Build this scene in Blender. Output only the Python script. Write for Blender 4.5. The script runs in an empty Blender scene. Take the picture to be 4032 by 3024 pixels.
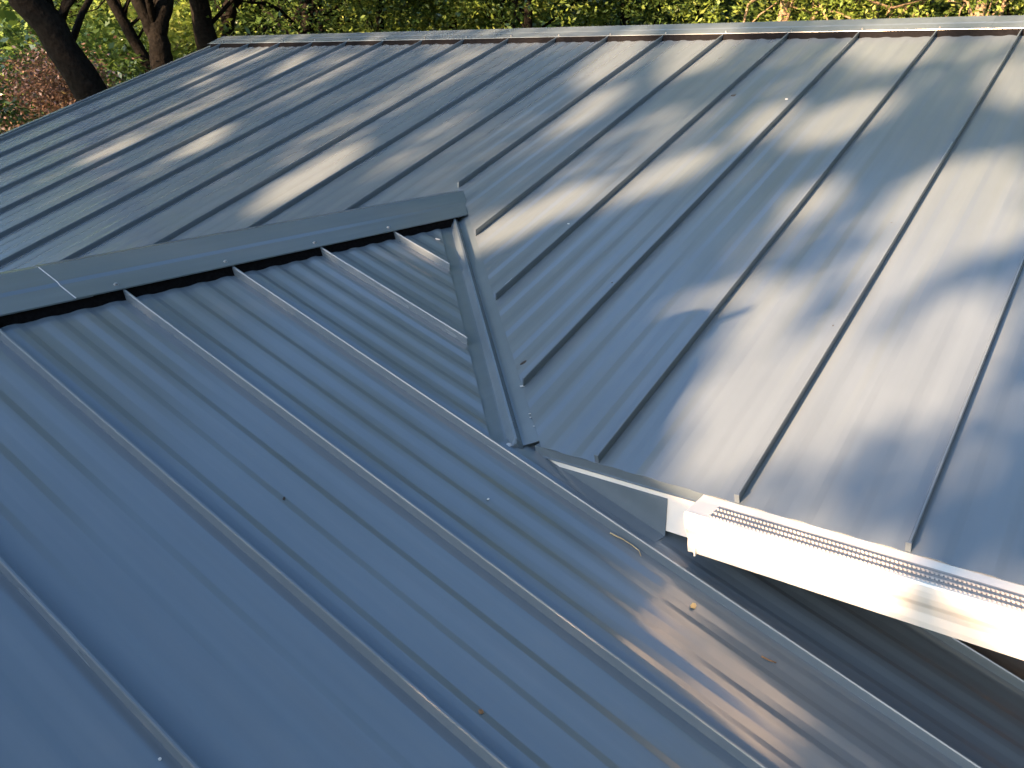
import bpy, bmesh, math, random
import numpy as np
from mathutils import Vector, Matrix

# ------------------------------------------------------------------ camera, sky, sun, exposure
SC = bpy.context.scene
COL = SC.collection
R = math.radians
CAM = np.array([0.681, -1.9499, 1.0392])
YAW, PITCH, FPX = 0.6179, 0.3506, 3454.13          # heading left of +Y, tilt down, focal length in px of the 4032 px wide photo
cy_, sy_, cp_, sp_ = math.cos(YAW), math.sin(YAW), math.cos(PITCH), math.sin(PITCH)
FWD = np.array([-sy_*cp_, cy_*cp_, -sp_]); RGT = np.array([cy_, sy_, 0.0]); UPV = np.cross(RGT, FWD)
cam = bpy.data.cameras.new('camera'); camo = bpy.data.objects.new('camera', cam); COL.objects.link(camo)
cam.sensor_width = 36.0; cam.lens = FPX/4032*36.0; cam.clip_start = 0.05; cam.clip_end = 600
camo.matrix_world = Matrix([[RGT[0], UPV[0], -FWD[0], CAM[0]], [RGT[1], UPV[1], -FWD[1], CAM[1]],
                            [RGT[2], UPV[2], -FWD[2], CAM[2]], [0, 0, 0, 1]])
SC.camera = camo

SUN_EL, SUN_AZ = R(13.0), R(192.0)                   # to-sun azimuth, clockwise from +Y
TOSUN = np.array([math.sin(SUN_AZ)*math.cos(SUN_EL), math.cos(SUN_AZ)*math.cos(SUN_EL), math.sin(SUN_EL)])
world = bpy.data.worlds.new('World'); SC.world = world; world.use_nodes = True
wn = world.node_tree
sky = wn.nodes.new('ShaderNodeTexSky'); sky.sky_type = 'NISHITA'; sky.sun_disc = False
sky.sun_elevation = SUN_EL; sky.sun_rotation = SUN_AZ; sky.air_density = 1.0; sky.dust_density = 2.6; sky.ozone_density = 3.0
wn.links.new(sky.outputs[0], wn.nodes['Background'].inputs[0])
wn.nodes['Background'].inputs[1].default_value = 0.10
sl = bpy.data.lights.new('sun', 'SUN'); sl.energy = 5.0; sl.angle = R(0.53); sl.color = (1.0, 0.63, 0.36)
so = bpy.data.objects.new('sun', sl); COL.objects.link(so)
so.rotation_euler = Vector(-TOSUN).to_track_quat('-Z', 'Y').to_euler(); so.location = (-6, -16, 8)
SC.view_settings.view_transform = 'Standard'; SC.view_settings.look = 'None'
SC.view_settings.exposure = 2.88; SC.view_settings.gamma = 1.0; SC.view_settings.use_curve_mapping = False

# ------------------------------------------------------------------ helpers
rng = np.random.default_rng(7); random.seed(7)
GROUND = -3.2
def ray(px, py):
    v = (px-2016)/FPX*RGT - (py-1512)/FPX*UPV + FWD
    return v
def at(px, py, dist):                                # pixel + horizontal distance in metres
    v = ray(px, py); return CAM + v*(dist/math.hypot(v[0], v[1]))
def project(P):                                      # N x 3 -> N x 2 pixels
    d = P-CAM; z = d@FWD
    return np.stack([2016+FPX*(d@RGT)/z, 1512-FPX*(d@UPV)/z], 1)

def mesh_obj(name, verts, faces, mat=None, parent=None, smooth=False, **props):
    me = bpy.data.meshes.new(name); me.from_pydata([tuple(map(float, v)) for v in verts], [], faces); me.update()
    if smooth:
        for p in me.polygons: p.use_smooth = True
    o = bpy.data.objects.new(name, me); COL.objects.link(o)
    if mat: me.materials.append(mat)
    if parent: o.parent = parent
    for k, v in props.items(): o[k] = v
    return o
def from_bm(name, bm, mat=None, parent=None, **props):
    me = bpy.data.meshes.new(name); bmesh.ops.recalc_face_normals(bm, faces=bm.faces[:]); bm.to_mesh(me); bm.free()
    o = bpy.data.objects.new(name, me); COL.objects.link(o)
    if mat: me.materials.append(mat)
    if parent: o.parent = parent
    for k, v in props.items(): o[k] = v
    return o
def empty(name, loc, **props):
    o = bpy.data.objects.new(name, None); o.location = loc; o.empty_display_size = .2; COL.objects.link(o)
    for k, v in props.items(): o[k] = v
    return o
def child_keep(o, parent):                           # parent without moving (parents are only translated)
    o.parent = parent; o.matrix_parent_inverse = Matrix.Translation(-Vector(parent.location))
    return o
def prism(pts, thick_vec):                           # polygon (3-D points) extruded along a vector
    n = len(pts); t = np.array(thick_vec, float)
    v = [np.array(p, float) for p in pts] + [np.array(p, float)+t for p in pts]
    f = [tuple(range(n)), tuple(range(2*n-1, n-1, -1))] + [(i, i+n, (i+1) % n+n, (i+1) % n) for i in range(n)]
    return v, f
def box(x0, x1, y0, y1, z0, z1):
    return prism([(x0, y0, z0), (x1, y0, z0), (x1, y1, z0), (x0, y1, z0)], (0, 0, z1-z0))
def merge(parts):
    V, F = [], []
    for v, f in parts:
        b = len(V); V += list(v); F += [tuple(i+b for i in q) for q in f]
    return V, F
def tube(points, radii, seg=8, cap=True):
    P = [Vector(p) for p in points]; V, F = [], []
    ref = Vector((0.3, 0.9, 0.2))
    for i, p in enumerate(P):
        t = (P[min(i+1, len(P)-1)]-P[max(i-1, 0)]).normalized()
        a = t.cross(ref)
        if a.length < 1e-3: a = t.cross(Vector((1, 0, 0)))
        a.normalize(); b = t.cross(a)
        for k in range(seg):
            w = 2*math.pi*k/seg; V.append(p+(a*math.cos(w)+b*math.sin(w))*radii[i])
    for i in range(len(P)-1):
        for k in range(seg):
            F.append((i*seg+k, i*seg+(k+1) % seg, (i+1)*seg+(k+1) % seg, (i+1)*seg+k))
    if cap:
        F.append(tuple(range(seg))[::-1]); F.append(tuple((len(P)-1)*seg+k for k in range(seg)))
    return V, F
def sheet(profile, path_dir, thick):                 # open profile swept along a vector, given real thickness
    pr = [np.array(p, float) for p in profile]; n = len(pr); D = np.array(path_dir, float)
    off = []
    for i in range(n):
        t = pr[min(i+1, n-1)]-pr[max(i-1, 0)]; nn = np.cross(t, D); nn /= np.linalg.norm(nn); off.append(nn*thick)
    loop = pr + [pr[i]-off[i] for i in range(n-1, -1, -1)]
    m = len(loop); V = loop+[p+D for p in loop]
    F = [(i, (i+1) % m, (i+1) % m+m, i+m) for i in range(m)]
    F += [(i, i+1, m-2-i, m-1-i) for i in range(n-1)] + [(m+i, 2*m-1-i, 2*m-2-i, m+i+1) for i in range(n-1)]
    return V, F

# ------------------------------------------------------------------ materials
def mat_new(name):
    m = bpy.data.materials.new(name); m.use_nodes = True
    return m, m.node_tree, m.node_tree.nodes['Principled BSDF']
def noise(nt, scale, detail=3, vec=None, rough=.5):
    n = nt.nodes.new('ShaderNodeTexNoise'); n.inputs['Scale'].default_value = scale; n.inputs['Detail'].default_value = detail
    n.inputs['Roughness'].default_value = rough
    if vec is not None: nt.links.new(vec, n.inputs['Vector'])
    return n
def ramp(nt, fac, stops):
    r = nt.nodes.new('ShaderNodeValToRGB'); e = r.color_ramp.elements
    while len(e) < len(stops): e.new(.5)
    for i, (p, c) in enumerate(stops): e[i].position = p; e[i].color = (*c, 1)
    nt.links.new(fac, r.inputs[0]); return r
def math_node(nt, op, a, b=None):
    m = nt.nodes.new('ShaderNodeMath'); m.operation = op
    for i, x in enumerate((a, b)):
        if x is None: continue
        if isinstance(x, (int, float)): m.inputs[i].default_value = x
        else: nt.links.new(x, m.inputs[i])
    return m.outputs[0]

def paint_metal(name, color, rough=.30, metallic=.35, wave=.10, long_axis=1):
    m, nt, p = mat_new(name)
    tc = nt.nodes.new('ShaderNodeTexCoord'); oi = nt.nodes.new('ShaderNodeObjectInfo')
    comb = nt.nodes.new('ShaderNodeVectorMath'); comb.operation = 'ADD'
    sc_ = nt.nodes.new('ShaderNodeVectorMath'); sc_.operation = 'SCALE'; sc_.inputs['Scale'].default_value = 37.0
    cx = nt.nodes.new('ShaderNodeCombineXYZ')
    for i in range(3): nt.links.new(oi.outputs['Random'], cx.inputs[i])
    nt.links.new(cx.outputs[0], sc_.inputs[0]); nt.links.new(tc.outputs['Object'], comb.inputs[0]); nt.links.new(sc_.outputs[0], comb.inputs[1])
    mp = nt.nodes.new('ShaderNodeMapping'); s = [1.0, 1.0, 1.0]; s[long_axis] = .05
    mp.inputs['Scale'].default_value = s; nt.links.new(comb.outputs[0], mp.inputs['Vector'])
    # colour: faint film of dust and run-off streaks
    n1 = noise(nt, 22, 4, mp.outputs[0]); n2 = noise(nt, 2.2, 3, comb.outputs[0])
    mixf = math_node(nt, 'ADD', math_node(nt, 'MULTIPLY', n1.outputs[0], .5), math_node(nt, 'MULTIPLY', n2.outputs[0], .5))
    c = np.array(color)
    rp = ramp(nt, mixf, [(.3, tuple(c*.90)), (.55, tuple(c)), (.75, tuple(c*1.10+.004))])
    nt.links.new(rp.outputs[0], p.inputs['Base Color'])
    rr = nt.nodes.new('ShaderNodeMapRange'); rr.inputs['To Min'].default_value = rough-.04; rr.inputs['To Max'].default_value = rough+.05
    nt.links.new(mixf, rr.inputs[0]); nt.links.new(rr.outputs[0], p.inputs['Roughness'])
    p.inputs['Metallic'].default_value = metallic; p.inputs['IOR'].default_value = 1.68
    # slow oil-canning along the sheet and a fine orange-peel
    bp = nt.nodes.new('ShaderNodeBump'); bp.inputs['Strength'].default_value = wave; bp.inputs['Distance'].default_value = .012
    n4 = noise(nt, 5.0, 0.0, mp.outputs[0]); nt.links.new(n4.outputs[0], bp.inputs['Height'])
    nt.links.new(bp.outputs[0], p.inputs['Normal'])
    return m
def plain(name, color, rough=.6, metallic=0, var=.12, scale=12, bump=0.0):
    m, nt, p = mat_new(name)
    tc = nt.nodes.new('ShaderNodeTexCoord'); n = noise(nt, scale, 4, tc.outputs['Object']); c = np.array(color)
    rp = ramp(nt, n.outputs[0], [(.3, tuple(c*(1-var))), (.7, tuple(np.minimum(c*(1+var), .95)))])
    nt.links.new(rp.outputs[0], p.inputs['Base Color']); p.inputs['Roughness'].default_value = rough; p.inputs['Metallic'].default_value = metallic
    if bump:
        b = nt.nodes.new('ShaderNodeBump'); b.inputs['Strength'].default_value = bump; b.inputs['Distance'].default_value = .02
        nt.links.new(n.outputs[0], b.inputs['Height']); nt.links.new(b.outputs[0], p.inputs['Normal'])
    return m
def leaf_mat(name, stops, trans=.35):
    m = bpy.data.materials.new(name); m.use_nodes = True; nt = m.node_tree; nt.nodes.clear()
    out = nt.nodes.new('ShaderNodeOutputMaterial'); at_ = nt.nodes.new('ShaderNodeAttribute'); at_.attribute_name = 'tone'
    rp = ramp(nt, at_.outputs['Fac'], stops)
    d = nt.nodes.new('ShaderNodeBsdfDiffuse'); t = nt.nodes.new('ShaderNodeBsdfTranslucent'); g = nt.nodes.new('ShaderNodeBsdfGlossy')
    g.inputs['Roughness'].default_value = .35; g.inputs['Color'].default_value = (.8, .85, .9, 1)
    nt.links.new(rp.outputs[0], d.inputs[0]); nt.links.new(rp.outputs[0], t.inputs[0])
    m1 = nt.nodes.new('ShaderNodeMixShader'); m1.inputs[0].default_value = trans
    nt.links.new(d.outputs[0], m1.inputs[1]); nt.links.new(t.outputs[0], m1.inputs[2])
    m2 = nt.nodes.new('ShaderNodeMixShader'); m2.inputs[0].default_value = .06
    nt.links.new(m1.outputs[0], m2.inputs[1]); nt.links.new(g.outputs[0], m2.inputs[2])
    nt.links.new(m2.outputs[0], out.inputs[0]); return m

M_ROOF = paint_metal('slate_grey_roof_paint', (.117, .149, .176), rough=.20, metallic=.05)
M_SEAM = paint_metal('slate_grey_seam_paint', (.117, .149, .176), rough=.26, metallic=.05, wave=.1)
M_TRIM = paint_metal('slate_grey_trim_paint', (.108, .142, .170), rough=.22, metallic=.05, wave=.15)
M_WHITE = plain('white_gutter_enamel', (.70, .69, .65), .38, 0, .03, 6)
M_GUARD = plain('mill_aluminium_guard', (.27, .265, .26), .5, 0, .08, 40)
M_LOUV = plain('guard_louver_aluminium', (.33, .325, .32), .5, 0, .08, 40)
M_BLACK = plain('black_foam_and_gap_shade', (.008, .008, .009), 1.0, 0, .3, 90)
M_BLACK.node_tree.nodes['Principled BSDF'].inputs['Specular IOR Level'].default_value = 0.0
M_DECK = plain('dark_underlayment', (.03, .03, .032), .9)
M_WALL = plain('tan_brown_wall', (.20, .13, .08), .8, 0, .2, 18, .3)
M_SOFF = plain('stained_wood_soffit', (.22, .14, .08), .6, 0, .2, 9)
M_STEEL = plain('screw_head', (.30, .32, .33), .35, .6, .1, 40)
M_SEAL = plain('clear_sealant', (.38, .40, .41), .25, 0, .1, 60)
M_SCRATCH = plain('bare_metal_edge', (.34, .36, .37), .35, .5, .1, 60)

# ------------------------------------------------------------------ ground
gv, gf = [(-250, -250, GROUND), (250, -250, GROUND), (250, 250, GROUND), (-250, 250, GROUND)], [(0, 1, 2, 3)]
M_GRASS = plain('lawn_grass', (.055, .085, .025), .9, 0, .45, 1.4, .5)
mesh_obj('ground', gv, gf, M_GRASS, kind='structure')

# ------------------------------------------------------------------ the house
# main roof plane: z = y/3 (eave y = 0, ridge y = RY).  wing roof plane: z = ZB - (x - XB)/3, ridge at x = XA.
W = 0.4064; WB = 0.4021
XB, ZB = -1.9512, 0.4165
XA = -1.990; RY = 3.735; RAKE = -6.66; XR = 3.30
VC = 3*ZB + XB                                       # valley centre: x + y = VC
SH, SWD = 0.027, 0.008                               # seam height and width
NA = Vector((0, -1, 3)).normalized(); NB = Vector((1, 0, 3)).normalized(); NC = Vector((-1, 0, 3)).normalized()
NA_, NB_, NC_ = map(np.array, (NA, NB, NC))
def pA(x, y, h=0.0): return np.array([x, y, y/3]) + NA_*h
def pB(x, y, h=0.0): return np.array([x, y, ZB-(x-XB)/3]) + NB_*h
def pC(x, y, h=0.0): return np.array([x, y, ZB-(XA-XB)/3-(XA-x)/3]) + NC_*h
house = empty('house', (-1.5, 1.5, GROUND), label='house with slate grey standing seam metal roofs and a white gutter', category='house')
def part(o): return child_keep(o, house)

# decks under the metal
def deck(name, fn, poly, parts_extra=(), **k):
    segs = []
    for fn_, pl in ((fn, poly),)+tuple(parts_extra):
        top = [fn_(x, y, -.014) for x, y in pl]; segs.append(prism(top, (0, 0, -.03)))
    v, f = merge(segs); o = mesh_obj(name, v, f, M_DECK, **k); part(o); return o
v2 = XA - VC + 2*XA                                  # mirrored valley: y = x - v2' (computed below)
VM = (VC-XA) - XA                                    # y = x + VM on the far side of the wing
pD = lambda x, y, h=0.0: np.array([x, y, RY/3-(y-RY)/3]) + np.array([0, 1, 3])/math.sqrt(10)*h
main_roof = deck('main_roof', pA, [(XR, .03), (VC+.10, .03), (XA, VC-XA+.12), (-VM-.10, .03), (RAKE+.02, .03), (RAKE+.02, RY), (XR, RY)],
                 ((pD, [(RAKE+.02, RY), (XR, RY), (XR, 2*RY), (RAKE+.02, 2*RY)]),),
                 label='upper slate grey standing seam slope rising to the far ridge')
wing_roof = deck('wing_roof', pB, [(XA, -5.2), (3.4, -5.2), (3.4, .66), (VC+.10, .66), (VC+.06, -.10), (XA, VC-XA-.12)],
                 ((pC, [(XA, -5.2), (XA, VC-XA-.12), (-VM-.08, -.10), (-5.2, -.10), (-5.2, -5.2)]),),
                 label='lower bluish grey standing seam slope in the foreground')
def sub(o, parent):                                  # parent at identity offset
    o.parent = parent; o.matrix_parent_inverse = parent.matrix_world.inverted() if False else Matrix.Identity(4)
    return o

RIB = .0031
# a ribbed pan: local x across, y up the slope, z along the normal
def pan_profile(w, r):
    n = 4; per = w/n; xs, zs = [0.0, .010], [0.0, 0.0]; hgt = RIB*r.uniform(.85, 1.15)
    for k in range(n):
        a = k*per+.014+r.uniform(-.003, .003); up = hgt*r.uniform(.8, 1.15); wr = .034+r.uniform(-.003, .003); fl = .018+r.uniform(-.004, .004); wf = .024
        for q, z in ((0, 0), (.08, .02), (.16, .10), (.84, .90), (.92, .98), (1, 1)): xs.append(a+wr*q); zs.append(up*z)
        for q, z in ((0.0, 1), (.08, .98), (.16, .90), (.84, .10), (.92, .02), (1, 0)): xs.append(a+wr+fl+wf*q); zs.append(up*z)
    xs.append(w-.004); zs.append(0.0); xs.append(w); zs.append(0.0)
    bow = r.uniform(-.0009, .0011)
    zs = [z + bow*4*(x/w)*(1-x/w) for x, z in zip(xs, zs)]
    return xs, zs
def panel(name, frame, w, length, cuts, mat, parent, r):
    """frame: 4x4 local->world; cuts: list of (world point, world normal) keeping the side the normal points away from"""
    xs, zs = pan_profile(w, r); bm = bmesh.new(); ny = max(2, int(length/.5)); rows = []
    drift = [r.uniform(-.0002, .0002) for _ in range(ny+1)]
    for j in range(ny+1):
        y = length*j/ny
        rows.append([bm.verts.new((x, y, z+drift[j]*4*(x/w)*(1-x/w))) for x, z in zip(xs, zs)])
    for j in range(ny):
        for i in range(len(xs)-1): bm.faces.new((rows[j][i], rows[j][i+1], rows[j+1][i+1], rows[j+1][i]))
    inv = frame.inverted()
    for pt, nn in cuts:
        lp = inv @ Vector(pt); ln = (frame.to_3x3().transposed() @ Vector(nn)).normalized()
        bmesh.ops.bisect_plane(bm, geom=bm.verts[:]+bm.edges[:]+bm.faces[:], plane_co=lp, plane_no=ln, clear_outer=True)
    if not bm.faces: bm.free(); return None
    for e in bm.edges: e.smooth = not e.is_boundary
    me = bpy.data.meshes.new(name); bm.to_mesh(me); bm.free()
    for p in me.polygons: p.use_smooth = True
    me.materials.append(mat); o = bpy.data.objects.new(name, me); COL.objects.link(o)
    o.parent = parent; o.matrix_parent_inverse = Matrix.Identity(4)
    o.matrix_basis = Matrix.Translation(-Vector(house.location)) @ frame if False else frame
    s = o.modifiers.new('gauge', 'SOLIDIFY'); s.thickness = .0022; s.offset = -1
    return o
def seam(frame, length, cuts, mat, parent, tab=True, y0=0.0):
    """folded seam standing on local x = 0"""
    bm = bmesh.new(); h, w = SH, SWD/2
    prof = [(-w, 0), (-w, h-.003), (-w*.6, h), (w*.6, h), (w, h-.003), (w, h*.45), (w*.72, h*.40), (w*.72, 0)]
    ny = max(2, int(length/.45)); rows = []
    for j in range(ny+1):
        jx = random.uniform(-.0009, .0009) if 0 < j < ny else 0
        rows.append([bm.verts.new((x+jx, y0+(length-y0)*j/ny, z)) for x, z in prof])
    n = len(prof)
    for j in range(ny):
        for i in range(n): bm.faces.new((rows[j][i], rows[j][(i+1) % n], rows[j+1][(i+1) % n], rows[j+1][i]))
    bm.faces.new(rows[0][::-1]); bm.faces.new(rows[-1])
    inv = frame.inverted()
    for pt, nn in cuts:
        lp = inv @ Vector(pt); ln = (frame.to_3x3().transposed() @ Vector(nn)).normalized()
        g = bmesh.ops.bisect_plane(bm, geom=bm.verts[:]+bm.edges[:]+bm.faces[:], plane_co=lp, plane_no=ln, clear_outer=True)
        ed = [e for e in g['geom_cut'] if isinstance(e, bmesh.types.BMEdge)]
        if ed: bmesh.ops.holes_fill(bm, edges=ed, sides=0)
    if not bm.faces: bm.free(); return None
    if tab:                                          # folded end tab at the eave
        vs, fs = box(-w-.0035, w+.001, y0-.004, y0+.0005, .001, h+.0015)
        bv = [bm.verts.new(v) for v in vs]
        for f in fs: bm.faces.new([bv[i] for i in f])
    bmesh.ops.recalc_face_normals(bm, faces=bm.faces[:])
    me = bpy.data.meshes.new('standing_seam'); bm.to_mesh(me); bm.free(); me.materials.append(mat)
    o = bpy.data.objects.new('standing_seam', me); COL.objects.link(o)
    o.parent = parent; o.matrix_basis = frame
    return o
def fix_parent(o, parent):                           # keep world matrix = basis although the chain of parents is translated
    if o: o.matrix_parent_inverse = Matrix.Identity(4)

def frame_of(origin, xdir, ydir, zdir):
    m = Matrix.Identity(4)
    for i in range(3): m[i][0] = xdir[i]; m[i][1] = ydir[i]; m[i][2] = zdir[i]; m[i][3] = origin[i]
    return m
UA = Vector((0, 3, 1)).normalized(); UB = Vector((-3, 0, 1)).normalized(); UC = Vector((3, 0, 1)).normalized()
rp_ = random.Random(11)
s2 = 1/math.sqrt(2)
lenA = (RY-.012+.012)/math.cos(math.atan(1/3))-.05
cutA_right = ((VC+.097, 0, 0), (-s2, -s2, 0))        # keep x + y > VC + .097
cutA_left = ((-VM-.097, 0, 0), (s2, -s2, 0))         # keep y > x + VM + .097
k = -12
X0 = 0.0
i = 0
while True:
    x = X0 - 17*W + i*W; i += 1
    if x > XR: break
    xl, xr = max(x, RAKE), x+W
    if xr < RAKE: continue
    cuts = []
    if x < VC+.2 and xr > XA: cuts.append(cutA_right)
    if xr > -VM-.5 and x < XA: cuts.append(cutA_left)
    if xl > x+.01: cuts.append(((RAKE, 0, 0), (-1, 0, 0)))
    apex_span = x < XA < xr
    fr = frame_of(pA(x, -.012), Vector((1, 0, 0)), UA, NA)
    if apex_span:                                    # the pan that straddles the wing's ridge: two pieces
        st_ = rp_.getstate()
        panel('roof_panel', fr, W, lenA, [cutA_right, ((XA, 0, 0), (-1, 0, 0))], M_ROOF, main_roof, rp_)
        rp_.setstate(st_)
        panel('roof_panel', fr, W, lenA, [cutA_left, ((XA-.0005, 0, 0), (1, 0, 0))], M_ROOF, main_roof, rp_)
    else:
        panel('roof_panel', fr, W, lenA, cuts, M_ROOF, main_roof, rp_)
    if x > RAKE:
        c2 = []
        if XA < x < VC+.1: c2 = [((VC+.097+.004, 0, 0), (-s2, -s2, 0))]
        if -VM-.1 < x <= XA: c2 = [((-VM-.097-.004, 0, 0), (s2, -s2, 0))]
        if XA-.1 < x <= XA: c2 = [((0, VC-XA+.13, 0), (0, -1, 0))]
        seam(frame_of(pA(x, -.006), Vector((1, 0, 0)), UA, NA), lenA-.006, c2, M_SEAM, main_roof, tab=not c2)

# wing pans: local x runs along -y so that the normal points up
lenB = 5.6
for n in range(-9, 6):
    y = -1.3118 + n*WB                               # this seam's y
    fr = frame_of(pB(XA+lenB*math.cos(math.atan(1/3)), y, 0), Vector((0, 1, 0)), UB, NB)
    topcut = ((XA+.03, 0, 0), (-1, 0, 0))
    vcut = ((VC-.103, 0, 0), (s2, s2, 0))
    if y+WB < VC-XA-.1 - 1.5:
        panel('roof_panel', fr, WB, lenB, [topcut], M_ROOF, wing_roof, rp_)
    elif y+WB < -.05:
        panel('roof_panel', fr, WB, lenB, [topcut], M_ROOF, wing_roof, rp_)
    else:
        panel('roof_panel', fr, WB, lenB, [topcut, vcut], M_ROOF, wing_roof, rp_)
        if y < .5: panel('roof_panel', fr, WB, lenB, [((VC+.003, 0, 0), (-1, 0, 0)), ((0, .62, 0), (0, 1, 0))], M_ROOF, wing_roof, rp_)
    frs = frame_of(pB(XA+lenB*math.cos(math.atan(1/3)), y, 0), Vector((0, 1, 0)), UB, NB)
    scut = ((XA+.06, 0, 0), (-1, 0, 0))
    if y < -.05: seam(frs, lenB, [scut], M_SEAM, wing_roof, tab=False)
    else:
        seam(frs, lenB, [scut, ((VC-.103-.003, 0, 0), (s2, s2, 0))], M_SEAM, wing_roof, tab=False)
        if y < .5: seam(frs, lenB, [((VC+.16, 0, 0), (-1, 0, 0))], M_SEAM, wing_roof, tab=False)
for n in range(-9, 6):                               # far slope of the wing
    y = -1.3118 + n*WB
    fr = frame_of(pC(XA-3.2*math.cos(math.atan(1/3)), y+WB, 0), Vector((0, -1, 0)), UC, NC)
    cuts = [((XA-.03, 0, 0), (1, 0, 0))]
    if y+WB > -.05: cuts.append(((-VM+.103, 0, 0), (-s2, s2, 0)))
    panel('roof_panel', fr, WB, 3.2, cuts, M_ROOF, wing_roof, rp_)
    frs = frame_of(pC(XA-3.2*math.cos(math.atan(1/3)), y, 0), Vector((0, -1, 0)), UC, NC)
    c2 = [((XA-.06, 0, 0), (1, 0, 0))]
    if y > -.05: c2.append(((-VM+.107, 0, 0), (-s2, s2, 0)))
    seam(frs, 3.2, c2, M_SEAM, wing_roof, tab=False)

# ridge caps (bent sheets standing on the seams), closures, screws
CH = SH+.003
def cap_profile_A(x):
    P = lambda y, h: pA(x, y, h)
    Q = lambda y, h: pD(x, y, h)
    return [P(RY-.191, CH-.0025), P(RY-.190, CH), P(RY-.105, CH+.0015), P(RY-.097, CH+.0035), P(RY-.003, CH+.006),
            Q(RY+.003, CH+.006), Q(RY+.097, CH+.0035), Q(RY+.105, CH+.0015), Q(RY+.190, CH), Q(RY+.191, CH-.0025)]
edges = [RAKE-.03, -3.30, -.2, XR]
for a, b in zip(edges[:-1], edges[1:]):
    lift = .0015 if (a == -3.30) else 0
    pr = [p+np.array([0, 0, lift]) for p in cap_profile_A(a-(.05 if lift else 0))]
    v, f = sheet(pr, (b-a+(.10 if lift else 0), 0, 0), -.0015)
    o = mesh_obj('ridge_cap', v, f, M_TRIM, main_roof)
v, f = prism([pA(RAKE+.02, RY-.222, .0), pA(RAKE+.02, RY-.155, .0), pA(RAKE+.02, RY-.155, CH-.002), pA(RAKE+.02, RY-.186, CH-.002)], (XR-RAKE-.03, 0, 0))  # foam closure; black foot carried forward to stand for the dark reflection on the pans
mesh_obj('closure_strip', v, f, M_BLACK, main_roof)
for s_ in range(0, 24):                              # low screws on the far cap
    x = X0-16*W+s_*W
    if x > 1.2: break
    pass
v, f = merge([prism([pA(RAKE-.012, -.02, -.05), pA(RAKE-.012, -.02, .012), pA(RAKE+.030, -.02, .012), pA(RAKE+.030, -.02, .003), pA(RAKE-.008, -.02, .003), pA(RAKE-.008, -.02, -.05)],
                    np.array([0, RY, RY/3]))])
mesh_obj('rake_trim', v, f, M_TRIM, main_roof)

def cap_profile_B(y):
    P = lambda d, h: pB(XA+d, y, h)
    Q = lambda d, h: pC(XA-d, y, h)
    return [P(.191, CH-.0025), P(.190, CH), P(.112, CH+.001), P(.098, CH+.0055), P(.004, CH+.006),
            Q(.004, CH+.006), Q(.098, CH+.0055), Q(.112, CH+.001), Q(.190, CH), Q(.191, CH-.0025)]
def cap_piece(y0, y1, lift, cut):
    pr = [p+np.array([0, 0, lift]) for p in cap_profile_B(y0)]
    v, f = sheet(pr[::-1], (0, y1-y0, 0), -.0015)
    bm = bmesh.new(); bv = [bm.verts.new(tuple(p)) for p in v]
    for q in f:
        try: bm.faces.new([bv[i] for i in q])
        except ValueError: pass
    if cut:
        for nn, d0 in (((s2, s2, 0), (VC+.070, 0, 0)), ((-s2, s2, 0), (-VM-.070, 0, 0))):
            # cut each wing where it meets the upper roof
            pass
        g = bmesh.ops.bisect_plane(bm, geom=bm.verts[:]+bm.edges[:]+bm.faces[:], plane_co=pA(0, 0, .004), plane_no=tuple(-NA_*-1*-1), clear_outer=True)
        ed = [e for e in g['geom_cut'] if isinstance(e, bmesh.types.BMEdge)]
    return from_bm('ridge_cap', bm, M_TRIM, wing_roof)
YJ = -.66
cap_piece(-5.2, YJ+.05, .0, False)
cap_piece(YJ, 1.60, .0022, True)
# bright sheared edge of the lapped cap
pr = [p+np.array([0, -.0012, .0026]) for p in cap_profile_B(YJ)[1:5]]
v, f = tube(pr, [.0016]*4, 6); mesh_obj('sealant_bead', v, f, M_SCRATCH, wing_roof)
v, f = prism([pB(XA+.206, 1.12, 0), pB(XA+.160, 1.12, 0), pB(XA+.160, 1.12, CH-.002), pB(XA+.185, 1.12, CH-.002)], (0, -6.3, 0))  # foam closure with black foot, standing in for shade and reflection under the cap
mesh_obj('closure_strip', v, f, M_BLACK, wing_roof)
v, f = prism([pC(XA-.180, 1.12, 0), pC(XA-.160, 1.12, 0), pC(XA-.160, 1.12, CH-.002), pC(XA-.180, 1.12, CH-.002)], (0, -6.3, 0))
mesh_obj('closure_strip', v, f, M_BLACK, wing_roof)
def screw(P, n, parent, r=.0065):
    n = Vector(n).normalized(); P = Vector(P)
    v, f = tube([P, P+n*.0016, P+n*.0020, P+n*.0055, P+n*.0065], [r*1.25, r*1.25, r*.75, r*.72, r*.35], 8)
    return mesh_obj('screw', v, f, M_STEEL, parent)
for n in range(-3, 6):
    y = -1.3118+n*WB-.012
    if y < 1.15: screw(pB(XA+.165, y, CH+.003), NB_, wing_roof)
for n in range(17):
    screw(pA(X0-16*W+n*W+.01, RY-.168, CH+.003), NA_, main_roof, .005)

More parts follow.
